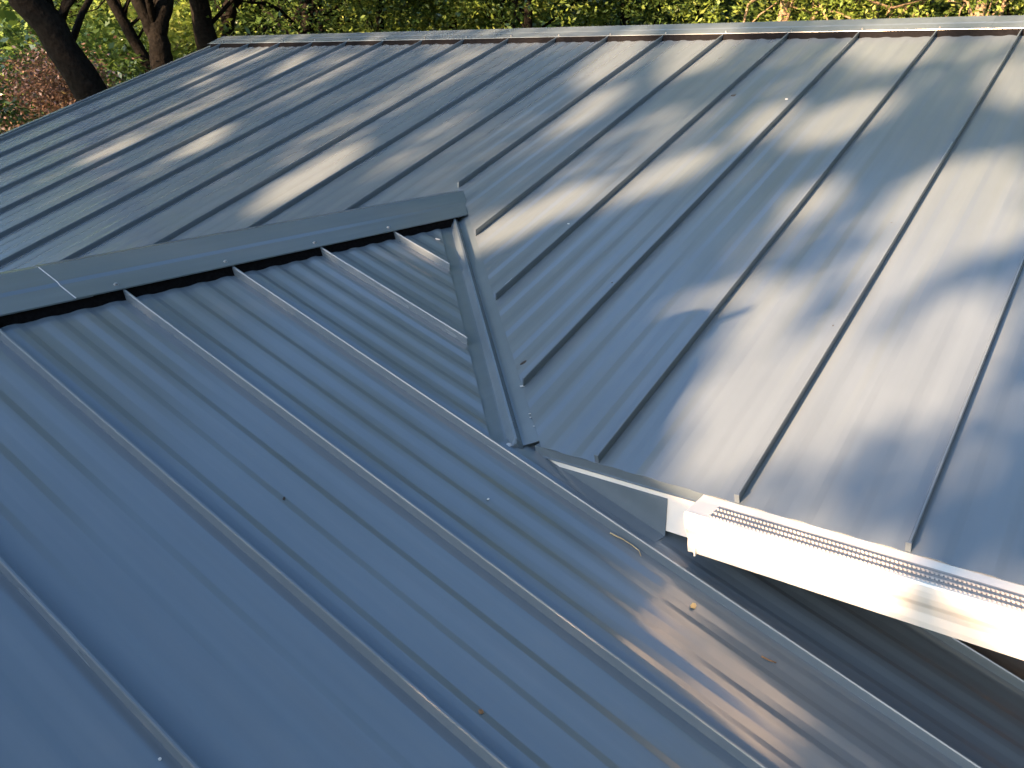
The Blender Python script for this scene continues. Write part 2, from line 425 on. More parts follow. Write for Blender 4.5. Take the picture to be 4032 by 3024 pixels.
# valley flashing: W-shaped with a raised rib, lies just under the pans
D = np.array([1, -1, -1/3]); t0, t1 = XA+.035, VC+.035     # x range of the valley line
def vpt(x, s, h):                                    # s: offset across (towards main roof +), h: up
    c = np.array([x, VC-x, (VC-x)/3]); a = s*s2
    q = c+np.array([a, a, 0]); q[2] = (q[1]/3) if s >= 0 else (ZB-(q[0]-XB)/3); q[2] += h
    return q
prof = [(-.16, -.004), (-.075, -.004), (-.028, -.005), (-.021, -.004), (-.003, .024), (.003, .024), (.021, -.004), (.028, -.005), (.075, -.004), (.16, -.004)]
bmv = bmesh.new(); rows = []
xsV = np.linspace(t0, t1, 7)
for j, x in enumerate(xsV):
    row = []
    for s, h in prof:
        xx = x
        row.append(bmv.verts.new(tuple(vpt(xx, s, h))))
    rows.append(row)
for j in range(len(rows)-1):
    for i in range(len(prof)-1): bmv.faces.new((rows[j][i], rows[j][i+1], rows[j+1][i+1], rows[j+1][i]))
vf = from_bm('valley_flashing', bmv, M_TRIM); part(vf)
m_ = vf.modifiers.new('gauge', 'SOLIDIFY'); m_.thickness = .0015; m_.offset = -1
# crimped rib end and sealant
e0 = vpt(t1, 0, .0)
v, f = prism([vpt(t1, -.022, -.004), vpt(t1, -.003, .025), vpt(t1, .003, .025), vpt(t1, .022, -.004)], (.006, -.010, -.012))
o = mesh_obj('rib_end', v, f, M_TRIM, vf); fix_parent(o, vf)
def blob(P, r, n=9, flat=.35, seed=0):
    g = random.Random(seed); V, F = [], []
    for a in range(4):
        ph = a/3*math.pi/2
        for b in range(n):
            w = 2*math.pi*b/n; q = r*(1+g.uniform(-.25, .25))*math.cos(ph)
            V.append((P[0]+q*math.cos(w), P[1]+q*math.sin(w), P[2]+r*flat*math.sin(ph)))
    for a in range(3):
        for b in range(n): F.append((a*n+b, a*n+(b+1) % n, (a+1)*n+(b+1) % n, (a+1)*n+b))
    F.append(tuple(3*n+b for b in range(n))); return V, F
for q, r_ in (((-.815, VC+.815+.098, 0), .008), ((-.700, VC+.700+.092, 0), .004), ((-.712, VC+.712+.094, 0), .005), ((-.667, VC+.667+.095, 0), .0035)):
    P = pA(q[0], q[1], .0005); v, f = blob(P, r_, seed=int(q[0]*1000)); o = mesh_obj('sealant_dab', v, f, M_SEAL, vf, smooth=True)
P = vpt(t1, -.02, .002); v, f = blob(P, .010, seed=5, flat=.6); mesh_obj('sealant_dab', v, f, M_SEAL, vf, smooth=True)

# eave: drip edge, fascia, soffit, wall
v, f = sheet([(VC+.085, .02, -.004), (VC+.085, -.008, -.006), (VC+.085, -.004, -.032), (VC+.085, -.009, -.035)], (XR-VC-.085, 0, 0), .0015)
part(mesh_obj('drip_edge', v, f, M_TRIM))
v, f = box(VC+.09, XR, -.001, .048, -.150, -.008); part(mesh_obj('fascia', v, f, M_WHITE))
v, f = box(VC+.25, XR, .048, .60, -.160, -.148); part(mesh_obj('soffit', v, f, M_SOFF))
v, f = box(-.45, XR, .600, .75, GROUND, -.10); part(mesh_obj('wall', v, f, M_WALL))
v, f = box(RAKE+.3, -3.4, .600, .75, GROUND, .16); part(mesh_obj('wall', v, f, M_WALL))
v, f = box(RAKE+.3, XR, 2*RY-.9, 2*RY-.75, GROUND, .22); part(mesh_obj('wall', v, f, M_WALL))
v, f = prism([(RAKE+.30, .60, GROUND), (RAKE+.30, 2*RY-.75, GROUND), (RAKE+.30, 2*RY-.75, .2), (RAKE+.30, RY, RY/3-.08), (RAKE+.30, .60, .12)], (.15, 0, 0))
part(mesh_obj('wall', v, f, M_WALL))
v, f = box(3.05, 3.20, -4.9, .60, GROUND, -1.30); part(mesh_obj('wall', v, f, M_WALL))
v, f = box(-4.8, -4.65, -4.9, -.3, GROUND, -.55); part(mesh_obj('wall', v, f, M_WALL))
v, f = prism([(-4.8, -4.9, GROUND), (3.2, -4.9, GROUND), (3.2, -4.9, -1.36), (XA, -4.9, .36), (-4.8, -4.9, -.58)], (0, .15, 0)); part(mesh_obj('wall', v, f, M_WALL))

# apron flashing between fascia and the wing roof
xa0, xa1 = VC+.05, -.193
def zb(x): return ZB-(x-XB)/3
fold0, fold1 = np.array([xa0, -.0045, zb(xa0)+.004]), np.array([xa1, -.0045, zb(xa1)+.004])
topl, topr = np.array([-.535, -.0045, -.054]), np.array([xa1, -.0045, -.052])
v1 = prism([np.array([-.552, -.0045, -.0525]), fold1, topr], (0, .0015, 0))
v2_ = prism([fold0, np.array([xa0+.02, -.056, zb(xa0+.02)+.0045]), np.array([xa1-.006, -.054, zb(xa1-.006)+.0045]), fold1], (0, 0, -.0015))
v, f = merge([v1, v2_]); part(mesh_obj('apron_flashing', v, f, M_TRIM))

# gutter with end cap and perforated guard
GX0 = -.090
prof = [(-.003, -.010), (-.003, -.141), (-.070, -.143), (-.078, -.139), (-.083, -.122), (-.086, -.098), (-.095, -.078), (-.108, -.060), (-.116, -.042), (-.120, -.026), (-.1215, -.012), (-.119, -.008), (-.108, -.0085), (-.106, -.013)]
v, f = sheet([(GX0, y, z) for y, z in prof], (XR-GX0, 0, 0), .0012)
gutter = mesh_obj('gutter', v, f, M_WHITE, smooth=False); part(gutter)
capo = [(y, z) for y, z in prof[:12]]
v, f = prism([(GX0-.003, y*1.015-.0003, z*1.012) for y, z in capo], (.004, 0, 0)); mesh_obj('end_cap', v, f, M_WHITE, gutter)
v, f = box(GX0+.016, GX0+.020, -.0865, -.072, -.1445, -.10); mesh_obj('end_cap_tab', v, f, M_WHITE, gutter)
# guard: solid white flange under the pans, then a band pressed into three ridges
GP = [(.012, -.0050), (-.004, -.0056), (-.044, -.0075)]
v, f = sheet([(GX0-.001, y, z-.0004) for y, z in GP+[(-.1165, -.0072)]], (.058, 0, 0), .001); mesh_obj('guard_end_plate', v, f, M_WHITE, gutter)
v, f = sheet([(GX0+.0565, y, z) for y, z in GP], (XR-GX0-.0565, 0, 0), .001); mesh_obj('guard_flange', v, f, M_WHITE, gutter)
band = [(-.044, -.0075)]
for r_ in range(3):
    y = -.046-r_*.023
    band += [(y-.002, -.0085), (y-.007, -.0088), (y-.010, -.0060), (y-.013, -.0060), (y-.016, -.0088)]
band += [(-.1165, -.0072)]
v, f = sheet([(GX0+.055, y, z) for y, z in band], (XR-GX0-.055, 0, 0), .0008)
mesh_obj('gutter_guard', v, f, M_GUARD, gutter)
parts_ = []
for r_ in range(3):
    y = -.046-r_*.023-.0155
    for q in range(int((1.5-GX0)/.0092)):
        x = GX0+.062+q*.0092+(r_ % 2)*.0046
        parts_.append(([(x-.0026, y+.0034, -.0086), (x+.0026, y+.0034, -.0086), (x+.0020, y-.0034, -.0040), (x-.0020, y-.0034, -.0040), (x-.0026, y-.0042, -.0088), (x+.0026, y-.0042, -.0088)],
                       [(0, 1, 2, 3), (3, 2, 5, 4), (0, 3, 4), (1, 5, 2)]))
v, f = merge(parts_); mesh_obj('guard_louvers', v, f, M_LOUV, gutter, kind='stuff')

# everything under main_roof / wing_roof / gutter / valley_flashing was modelled in world space: cancel the chain of parents
bpy.context.view_layer.update()
for o in list(COL.objects):
    if o.parent is not None and o.parent is not house and o.parent in (main_roof, wing_roof, gutter, vf):
        o.matrix_parent_inverse = o.parent.matrix_world.inverted()

# ------------------------------------------------------------------ vegetation
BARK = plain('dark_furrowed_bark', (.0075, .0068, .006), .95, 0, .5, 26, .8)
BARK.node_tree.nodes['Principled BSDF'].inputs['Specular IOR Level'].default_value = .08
TAN = plain('pale_tan_bark', (.15, .11, .07), .9, 0, .35, 30, .5)
BARK2 = plain('grey_brown_bark', (.10, .08, .06), .95, 0, .4, 22, .7)
L_GREEN = leaf_mat('green_leaves', [(0, (.024, .052, .014)), (.45, (.070, .128, .026)), (.85, (.145, .215, .042)), (1, (.27, .32, .09))])
L_YELL = leaf_mat('yellow_green_leaves', [(0, (.055, .095, .018)), (.5, (.165, .245, .042)), (1, (.36, .42, .12))], .45)
L_DARK = leaf_mat('deep_green_leaves', [(0, (.016, .038, .012)), (.6, (.055, .105, .024)), (1, (.14, .20, .055))])
L_RED = leaf_mat('bronze_red_leaves', [(0, (.05, .030, .028)), (.5, (.15, .095, .070)), (.85, (.25, .165, .11)), (1, (.32, .26, .12))], .25)
def leaves(name, centers, size, mat, parent, g, up=.55, aspect=.55, **props):
    n = len(centers); cell = np.floor(centers/.55+g.uniform(0, 9, 3)).astype(np.int64); hsh = ((cell[:, 0]*73856093) ^ (cell[:, 1]*19349663) ^ (cell[:, 2]*83492791)) % 1009/1009.0; a = g.normal(size=(n, 3)); nrm = g.normal(size=(n, 3)); nrm[:, 2] = np.abs(nrm[:, 2])+up
    nrm /= np.linalg.norm(nrm, axis=1)[:, None]; a -= (a*nrm).sum(1)[:, None]*nrm; a /= np.linalg.norm(a, axis=1)[:, None]
    b = np.cross(nrm, a); s = (size*g.uniform(.6, 1.25, n))[:, None]
    V = np.empty((n, 4, 3)); V[:, 0] = centers-a*s*.55; V[:, 1] = centers+b*s*aspect*.5-nrm*s*.06; V[:, 2] = centers+a*s*.6; V[:, 3] = centers-b*s*aspect*.5-nrm*s*.06
    me = bpy.data.meshes.new(name); me.vertices.add(4*n); me.loops.add(4*n); me.polygons.add(n)
    me.vertices.foreach_set('co', V.reshape(-1).astype(np.float32)); me.loops.foreach_set('vertex_index', np.arange(4*n, dtype=np.int32))
    me.polygons.foreach_set('loop_start', np.arange(0, 4*n, 4, dtype=np.int32))
    me.update(calc_edges=True)
    at_ = me.attributes.new('tone', 'FLOAT', 'FACE'); at_.data.foreach_set('value', np.clip(.16+.62*hsh+g.normal(0, .17, n), 0, 1).astype(np.float32))
    me.materials.append(mat); o = bpy.data.objects.new(name, me); COL.objects.link(o)
    if parent: child_keep(o, parent)
    for k_, v_ in props.items(): o[k_] = v_
    return o
def clump_points(g, blobs, n, clump=40, spread=.28):
    """blobs: (centre, radii); leaf positions gathered in twig-sized clumps biased to the shell"""
    vol = np.array([r[0]*r[1]*r[2] for _, r in blobs]); vol /= vol.sum(); out = []
    for (c, r), w in zip(blobs, vol):
        m = max(3, int(n*w/clump)); d = g.normal(size=(m, 3)); d /= np.linalg.norm(d, axis=1)[:, None]
        rad = g.uniform(.15, 1, m)**(1/2.2); cc = np.array(c)+d*rad[:, None]*np.array(r)
        k_ = g.integers(int(clump*.5), int(clump*1.5), m)
        cs = np.repeat(cc, k_, 0); sp = np.repeat(g.uniform(.6, 1.3, m)*spread, k_)
        out.append(cs+g.normal(size=cs.shape)*sp[:, None]*np.array([1, 1, .6]))
    return np.concatenate(out)
def limb_path(p0, p1, g, n=6, wob=.06):
    p0, p1 = np.array(p0, float), np.array(p1, float); L = np.linalg.norm(p1-p0)
    return [p0+(p1-p0)*t+(g.normal(size=3)*wob*L*math.sin(math.pi*t)*.5 if 0 < t < 1 else 0) for t in np.linspace(0, 1, n)]
def tree(name, trunks, blobs, n, size, lmat, label, cat, seed, bark=None, group=None, branches=14, keep=None, clump=40, spread=.28, up=.55):
    """trunks: list of (points, r0, r1)"""
    g = np.random.default_rng(seed); base = trunks[0][0][0]
    root = empty(name, tuple(base), label=label, category=cat)
    if group: root['group'] = group
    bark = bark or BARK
    for q, (pts, r0, r1) in enumerate(trunks):
        pts = [np.array(p, float) for p in pts]; fine = []
        for a, b in zip(pts[:-1], pts[1:]):
            for t in np.linspace(0, 1, 5)[:-1]: fine.append(a+(b-a)*t+g.normal(size=3)*r0*.10)
        fine.append(pts[-1]); m = len(fine)
        rad = [(r0+(r1-r0)*(i_/(m-1)))*(1.35 if (i_ == 0 and q == 0) else 1)*g.uniform(.94, 1.06) for i_ in range(m)]
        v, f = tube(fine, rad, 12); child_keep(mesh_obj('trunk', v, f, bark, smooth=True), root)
    segs = []
    pts = [np.array(p) for p in trunks[0][0]]
    for b in range(branches):
        tr = trunks[b % len(trunks)]; pts = [np.array(p) for p in tr[0]]
        t = g.uniform(.45, 1.0)*(len(pts)-1); i_ = min(int(t), len(pts)-2); s = pts[i_]+(pts[i_+1]-pts[i_])*(t-i_)
        c, r = blobs[g.integers(len(blobs))]; d = g.normal(size=3); d /= np.linalg.norm(d)
        e = np.array(c)+d*np.array(r)*.75; rr = tr[1]*g.uniform(.16, .34)
        path = limb_path(s, e, g, 7, .16); segs.append(tube(path, np.linspace(rr, rr*.18, 7), 6))
        for _ in range(2):
            w = path[g.integers(2, 6)]; e2 = w+g.normal(size=3)*np.array(r)*.35
            segs.append(tube(limb_path(w, e2, g, 5, .14), np.linspace(rr*.4, rr*.08, 5), 5))
    if segs:
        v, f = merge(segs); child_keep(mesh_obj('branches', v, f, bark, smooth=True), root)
    P = clump_points(g, blobs, n, clump, spread)
    if keep is not None: P = P[keep(P, g)]
    leaves('crown', P, size, lmat, root, g, up)
    return root

# --- trees beyond the ridge -------------------------------------------------
def down(p, z=GROUND): return np.array([p[0], p[1], z])
def trunk_line(a, b, dist, top=5.0, dist2=None):
    """two pixels on the trunk; carried down to the ground and up to the crown"""
    A, B = at(*a, dist), at(*b, dist2 or dist); d = (A-B)/(A[2]-B[2])
    return [B+d*(GROUND-B[2]), B, A, A+d*(top-A[2])*np.array([.6, .6, 1])]
tl = trunk_line((123, 0), (367, 372), 9.6, 5.5)
tree('leaning_tree', [(tl, .165, .125)], [(tl[-1]+[0, .5, 1.2], (2.6, 2.6, 2.0)), (tl[-2]+[-2.2, 1.4, 2.2], (2.0, 2.0, 1.3)), (tl[-2]+[1.2, 1.8, 2.8], (1.8, 1.8, 1.2))], 22000, .075, L_GREEN,
     'thick dark trunk leaning left beside the bronze red shrub', 'tree', 1)
tl = trunk_line((437, 0), (601, 285), 11.5, 5.0)
tree('slender_tree', [(tl, .075, .05)], [(tl[-1], (1.6, 1.6, 1.6)), (tl[-2]+[.3, .6, 1.4], (1.2, 1.2, 1.0))], 7000, .10, L_GREEN,
     'slender dark leaning trunk just left of the forked one', 'tree', 2)
b3 = at(639, 247, 11.0); f3 = at(618, 150, 11.0); l3 = at(544, 0, 11.0); r3 = at(652, 0, 11.0)
tree('forked_tree', [([down(b3), b3, f3, r3, r3+np.array([.1, .2, 4])], .14, .08), ([f3, l3, l3+np.array([-.9, .3, 3.5])], .085, .06)],
     [(r3+np.array([.2, .4, 4.2]), (2.2, 2.2, 2.0)), (l3+np.array([-1.2, .8, 3.6]), (1.8, 1.8, 1.6))], 18000, .075, L_GREEN,
     'dark trunk forking into a V just above the roof edge', 'tree', 3)
tl = trunk_line((785, 0), (818, 190), 12.0, 6.0)
tree('knotted_tree', [(tl, .15, .10)], [(tl[-1]+[0, .4, .6], (2.4, 2.4, 2.0)), (tl[-2]+[.8, 1.2, 2.4], (1.8, 1.8, 1.0))], 18000, .075, L_DARK,
     'dark upright trunk with a pale knot, left of the ridge end', 'tree', 4)
kn = at(794, 128, 11.83)
tl = trunk_line((905, 0), (886, 158), 13.0, 6.0)
tree('straight_tree', [(tl, .125, .09)], [(tl[-1]+[.3, .4, .6], (2.4, 2.4, 2.0)), (tl[-2]+[1.0, 1.4, 2.2], (1.6, 1.6, 1.1))], 18000, .075, L_DARK,
     'straight dark trunk rising right behind the corner of the ridge', 'tree', 5)
# low leafy boughs seen over the ridge: trees whose crowns hang into the band
def crown_tree(px, py, dist, r, n, size, lmat, label, seed, name='leafy_tree', h_extra=4.0, bark=None, spread=.28, clump=40, cat='tree', nb=10):
    c = at(px, py, dist); g = np.random.default_rng(seed+500)
    blobs = [(c, r)]
    for _ in range(4):
        d = g.normal(size=3); d[2] = abs(d[2])*.5
        blobs.append((c+d*np.array(r)*.7+np.array([0, .6, r[2]*.5]), tuple(np.array(r)*g.uniform(.55, .8))))
    if h_extra: blobs.append((c+np.array([0, .8, h_extra]), (r[0]*1.1, r[1]*1.1, h_extra*.55)))
    base = down(c)+np.array([g.uniform(-.3, .3), .5, 0])
    pts = [base, base+(c-base)*.5+g.normal(size=3)*.1, c+np.array([0, .3, 0]), c+np.array([0, .6, max(h_extra, .5)])]
    return tree(name, [(pts, .06+.05*r[0], .03)], blobs, n, size, lmat, label, cat, seed, bark, None, nb, None, clump, spread)
crown_tree(290, 60, 21, (3.2, 2.6, 2.8), 30000, 0.095, L_GREEN, 'green leafy tree seen between the leaning and the slender trunk', 21)
crown_tree(700, 120, 17, (2.6, 2.0, 2.6), 25500, 0.082, L_GREEN, 'green leafy tree behind the forked and the knotted trunk', 22)
crown_tree(1150, 50, 14, (2.2, 1.8, 1.6), 28900, 0.068, L_DARK, 'dark leafy tree with bare twigs over the ridge beside the straight trunk', 23, nb=26)
crown_tree(1440, 30, 15, (1.2, 1.2, 1.2), 22100, 0.068, L_GREEN, 'mid green tree left of the bright yellow green tree', 24, nb=20)
crown_tree(1740, 60, 16.5, (1.7, 1.4, 1.7), 30600, 0.102, L_YELL, 'bright yellow green sunlit tree over the middle of the ridge', 25, h_extra=3, spread=.20)
crown_tree(2030, 40, 13.5, (1.15, 1.0, 1.3), 15300, 0.068, L_YELL, 'small sunlit tree with large pale clumps right of the bright tree', 26, h_extra=2.0, spread=.16)
crown_tree(2420, 50, 15, (2.3, 1.8, 2.0), 34000, 0.068, L_DARK, 'dense dark green tree over the ridge right of centre', 27)
crown_tree(3050, 40, 12.5, (1.5, 1.3, 1.1), 22100, 0.061, L_YELL, 'light green feathery tree above the right part of the ridge', 28, nb=18, bark=TAN, spread=.15, clump=46, h_extra=3)
crown_tree(3420, 30, 14.5, (1.6, 1.4, 1.4), 22100, 0.068, L_GREEN, 'green tree with tangled branches near the right end of the ridge', 29, nb=18, bark=TAN, spread=.15, clump=46, h_extra=3.5)
crown_tree(3850, 30, 12.5, (1.4, 1.3, 1.1), 20400, 0.061, L_YELL, 'light green tree at the far right end of the ridge', 30, nb=18, bark=TAN, spread=.15, clump=46, h_extra=3)
# shrubs at the left
def shrub(px, py, dist, r, n, size, lmat, label, seed, name):
    c = at(px, py, dist); base = down(c); g = np.random.default_rng(seed)
    blobs = [(c, r)]+[(c+g.normal(size=3)*np.array(r)*.5-np.array([0, 0, r[2]*.8*q]), tuple(np.array(r)*g.uniform(.5, .8))) for q in range(4)]
    tr = [([base, base*.5+c*.5+g.normal(size=3)*.08, c], .05, .02), ([base, base*.5+c*.5+g.normal(size=3)*.3, c+g.normal(size=3)*np.array(r)*.4], .035, .012)]
    return tree(name, tr, blobs, n, size, lmat, label, 'shrub', seed, BARK2, None, 14, None, 30, .16)
shrub(235, 330, 10.6, (.42, .5, .33), 11000, .040, L_RED, 'bronze red leaved shrub beside the foot of the leaning trunk', 41, 'bronze_shrub')
shrub(60, 480, 12, (.9, .9, .7), 7000, .08, L_DARK, 'dark green shrub at the lower left behind the roof edge', 42, 'green_shrub')
shrub(330, 420, 12.5, (1.5, 1.2, 1.1), 9000, .09, L_GREEN, 'rounded green shrub behind the leaning trunk', 43, 'green_shrub')
shrub(520, 300, 13.5, (1.2, 1.1, 1.1), 8000, .09, L_YELL, 'sunlit yellow green shrub between slender and forked trunk', 44, 'green_shrub')
shrub(740, 240, 14.5, (1.2, 1.1, 1.0), 8000, .09, L_GREEN, 'low green shrub behind the roof edge between two dark trunks', 45, 'green_shrub')
# taller trees further back, they close the view and stand in the reflections
far = [(82, 27, 17, L_DARK), (72, 24, 18, L_DARK), (62, 19, 17, L_GREEN), (54, 18, 16, L_DARK), (46, 20, 19, L_GREEN), (38, 24, 18, L_GREEN), (31, 26, 19, L_YELL), (24, 19, 17, L_DARK), (16, 21, 18, L_DARK), (8, 18, 15, L_DARK), (0, 21, 18, L_DARK), (-9, 19, 16, L_GREEN), (-19, 20, 17, L_DARK),
       (-33, 11, 16, L_DARK), (-52, 9, 17, L_DARK), (-72, 8.2, 17, L_DARK), (-93, 8.2, 17, L_DARK), (-114, 9.5, 17, L_DARK), (-134, 12, 16, L_DARK)]
where = ['second beyond the left end of the house', 'first beyond the left end of the house', 'far left, behind the leaning trunk', 'left, behind the forked trunk', 'behind the straight trunk', 'left of the bright yellow green tree', 'straight behind the bright yellow green tree',
         'behind the dense dark green tree', 'behind the light feathery tree', 'behind the tangled branches at right', 'behind the rightmost light green tree', 'off to the right of the ridge', 'at right, beyond the end of the ridge',
         'first beside the house on the right', 'second beside the house on the right', 'third beside the house on the right', 'fourth beside the house on the right', 'fifth beside the house on the right', 'sixth beside the house on the right']
for q, (az, dist, top, lm) in enumerate(far):
    top *= (1.15 if az > 22 else 1.08) if -25 < az < 66 else 1.0
    a = R(az); c = CAM+np.array([-math.sin(a)*dist, math.cos(a)*dist, 0]); b = down(c); g = np.random.default_rng(60+q)
    blobs = [(np.array([c[0], c[1], top*.42]), (2.9, 2.9, top*.42)), (np.array([c[0]+g.uniform(-1, 1), c[1]-.5, .6]), (3.0, 2.2, 2.2)), (np.array([c[0]+g.uniform(-2, 2), c[1], top*.75]), (2.0, 2.0, top*.22)), (np.array([c[0]+g.uniform(-1, 1), c[1]-.5, -1.6]), (2.6, 2.0, 1.4))]
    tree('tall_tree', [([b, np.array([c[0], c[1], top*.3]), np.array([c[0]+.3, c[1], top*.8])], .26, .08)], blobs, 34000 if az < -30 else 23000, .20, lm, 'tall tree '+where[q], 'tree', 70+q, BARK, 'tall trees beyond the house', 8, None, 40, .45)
# hazy mass of wood far behind
g = np.random.default_rng(99); n = 80000
az = np.radians(g.uniform(-35, 80, n)); dd = g.uniform(40, 55, n); zz = GROUND+(g.uniform(0, 1, n)**.8)*(14+2.5*np.sin(az*9)+1.5*np.sin(az*23))
P = np.stack([CAM[0]-np.sin(az)*dd, CAM[1]+np.cos(az)*dd, zz], 1)
w_ = leaves('distant_wood', P, .75, L_GREEN, None, g, .4, .75, kind='stuff'); w_['label'] = 'distant wood closing the view behind the trees'; w_['category'] = 'wood'

# white neighbouring house glimpsed through the leaves at far left
nb = at(30, 560, 24); nb_root = empty('neighbour_house', tuple(down(nb)), label='white neighbouring house glimpsed through leaves at the far left', category='house')
ang = R(62); ex = np.array([math.cos(ang), math.sin(ang), 0]); ey = np.array([-math.sin(ang), math.cos(ang), 0])
def nbp(u, v_, z): return down(nb)+ex*u+ey*v_+np.array([0, 0, z])
M_SIDING = plain('white_siding', (.78, .78, .75), .6, 0, .05, 5); M_SHING = plain('grey_shingle', (.20, .19, .18), .9, 0, .25, 14)
v, f = prism([nbp(-4, 0, 0), nbp(2.2, 0, 0), nbp(2.2, 6, 0), nbp(-4, 6, 0)], (0, 0, 2.9)); child_keep(mesh_obj('wall', v, f, M_SIDING), nb_root)
v, f = prism([nbp(-4.4, -.4, 2.85), nbp(-4.4, 3, 4.4), nbp(-4.4, 6.4, 2.85)], ex*7.0); child_keep(mesh_obj('roof', v, f, M_SHING), nb_root)
v, f = prism([nbp(-.6, -.03, 1.0), nbp(.5, -.03, 1.0), nbp(.5, -.03, 2.2), nbp(-.6, -.03, 2.2)], -ey*.02); child_keep(mesh_obj('window', v, f, plain('dark_window_glass', (.03, .035, .04), .1)), nb_root)

# --- trees on the sun side: their gaps let the evening light through in patches ---
TE = math.tan(SUN_EL); HX = np.array([-math.sin(SUN_AZ), -math.cos(SUN_AZ)]); LX = np.array([HX[1], -HX[0]])
def lat_h(P): d = P[:, 0]*HX[0]+P[:, 1]*HX[1]; return P[:, 0]*LX[0]+P[:, 1]*LX[1], P[:, 2]+d*TE
LIT_A = [(1215, 700, 270, 48, 30), (450, 600, 150, 26, 28), (800, 560, 140, 26, 28), (900, 245, 80, 28, 20), (1030, 205, 80, 22, 25), (800, 315, 70, 20, 20), (1150, 255, 90, 22, 30),
         (2420, 235, 180, 60, 35), (2330, 430, 160, 40, 35), (2760, 200, 190, 85, 30), (2100, 850, 330, 55, 25), (2650, 680, 230, 48, 25), (1905, 905, 60, 70, 0),
         (3530, 180, 200, 90, 8), (3320, 470, 250, 75, 20), (3880, 900, 280, 110, 15), (3430, 1210, 220, 80, 35), (3780, 1260, 230, 110, 10), (3060, 1190, 190, 75, 20),
         (2960, 1640, 300, 210, 38), (2760, 1850, 140, 90, 0), (3650, 1560, 260, 110, 20), (3980, 330, 90, 120, 60), (2980, 1330, 190, 95, 30), (2800, 1560, 170, 95, 45), (2820, 1165, 220, 40, 12), (2910, 1400, 110, 130, 0), (3250, 1420, 260, 130, 30), (3760, 780, 340, 150, 20), (3560, 1040, 240, 130, 35), (3680, 1420, 340, 170, 25), (3300, 1640, 260, 130, 30), (3200, 800, 170, 60, 30), (3020, 480, 150, 60, 30)]
LIT_B = [(2620, 2320, 110, 42, -35), (720, 2960, 130, 90, 0), (1600, 2680, 160, 70, -30), (2250, 2460, 140, 60, -30), (1620, 1000, 160, 55, -28), (1560, 1190, 170, 45, -28), (1050, 1170, 110, 40, -30), (1830, 960, 45, 90, 0)]
LIT_HALF = [(3420, 1830, 520, 230, 15), (1500, 430, 480, 55, 28), (620, 480, 380, 34, 25), (1700, 560, 260, 48, 30), (1250, 300, 300, 40, 28), (3150, 1000, 330, 190, 30), (3850, 1750, 300, 260, 10), (2500, 620, 420, 120, 30)]
def inside(px, ell):
    r = np.zeros(len(px), bool)
    for cx, cyy, a, b, an in ell:
        c_, s_ = math.cos(R(an)), math.sin(R(an)); u = (px[:, 0]-cx)*c_-(px[:, 1]-cyy)*s_; w = (px[:, 0]-cx)*s_+(px[:, 1]-cyy)*c_
        r |= (u/a)**2+(w/b)**2 < 1
    return r
def keep_sun(P, g):
    lat, h = lat_h(P)
    d = (h+lat*LX[1]*(-1)/3*-1*-1)/(HX[1]/3+TE) if False else (h-lat*LX[1]/3)/(HX[1]/3+TE)
    QA = np.stack([d*HX[0]+lat*LX[0], d*HX[1]+lat*LX[1], (d*HX[1]+lat*LX[1])/3], 1)
    dB = (h-(ZB+XB/3)+lat*LX[0]/3)/(TE-HX[0]/3)
    XBp = dB*HX[0]+lat*LX[0]; QB = np.stack([XBp, dB*HX[1]+lat*LX[1], ZB-(XBp-XB)/3], 1)
    onA = (QA[:, 1] > -.05) & (QA[:, 1] < RY); onB = (QB[:, 0] > XA) & (QB[:, 0] < 1.2) & (QB[:, 1] < .2) & (QB[:, 1] > -1.9)
    drop = np.zeros(len(P), bool)
    pxA = project(QA[onA]); drop[onA] |= inside(pxA, LIT_A) | (inside(pxA, LIT_HALF) & (g.uniform(size=len(pxA)) < .62)); drop[onB] |= inside(project(QB[onB]), LIT_B)
    dg = (-.12-lat*LX[1])/HX[1]; zg = h-dg*TE; xg = dg*HX[0]+lat*LX[0]
    drop |= (zg > -.125) & (zg < .05) & (xg > -.12) & (xg < 1.1) & (g.uniform(size=len(P)) < .90)
    sl1, sh1 = lat_h(at(250, 350, 10.6)[None]); drop |= ((lat-sl1[0])**2+(h-sh1[0])**2 < .85**2) & (g.uniform(size=len(P)) < .8)
    return ~drop
sun_side = [(-8.2, -14.5, .1), (-5.2, -12.5, .0), (-2.2, -14.5, .1), (.4, -13, -.2), (3.2, -15, -.1), (-11, -15.5, .2)]
sl_ = ['broad tree second from the left behind the viewer', 'rounded tree third from the left behind the viewer', 'tree in the middle of the row behind the viewer', 'tree right of the middle of the row behind the viewer',
       'rightmost tree of the row behind the viewer', 'leftmost tree of the row behind the viewer']
for q, (la, d, hc) in enumerate(sun_side):
    x, y = d*HX[0]+la*LX[0], d*HX[1]+la*LX[1]; z = hc-d*TE
    b = np.array([x, y, GROUND]); g = np.random.default_rng(130+q)
    blobs = [(np.array([x, y, z]), (2.3, 1.8, 1.9)), (np.array([x+.9, y, z-1.2]), (1.9, 1.6, 1.5)), (np.array([x-1.0, y, z-.9]), (1.9, 1.6, 1.5)), (np.array([x, y, z+1.2]), (1.9, 1.5, .9))]
    tree('shade_tree', [([b, np.array([x, y, z-2.6]), np.array([x+.1, y, z+1.5])], .15, .05)], blobs, 40000, .105, L_GREEN, sl_[q], 'tree', 140+q, BARK2, 'row of trees behind the viewer', 0, keep_sun, 40, .36)

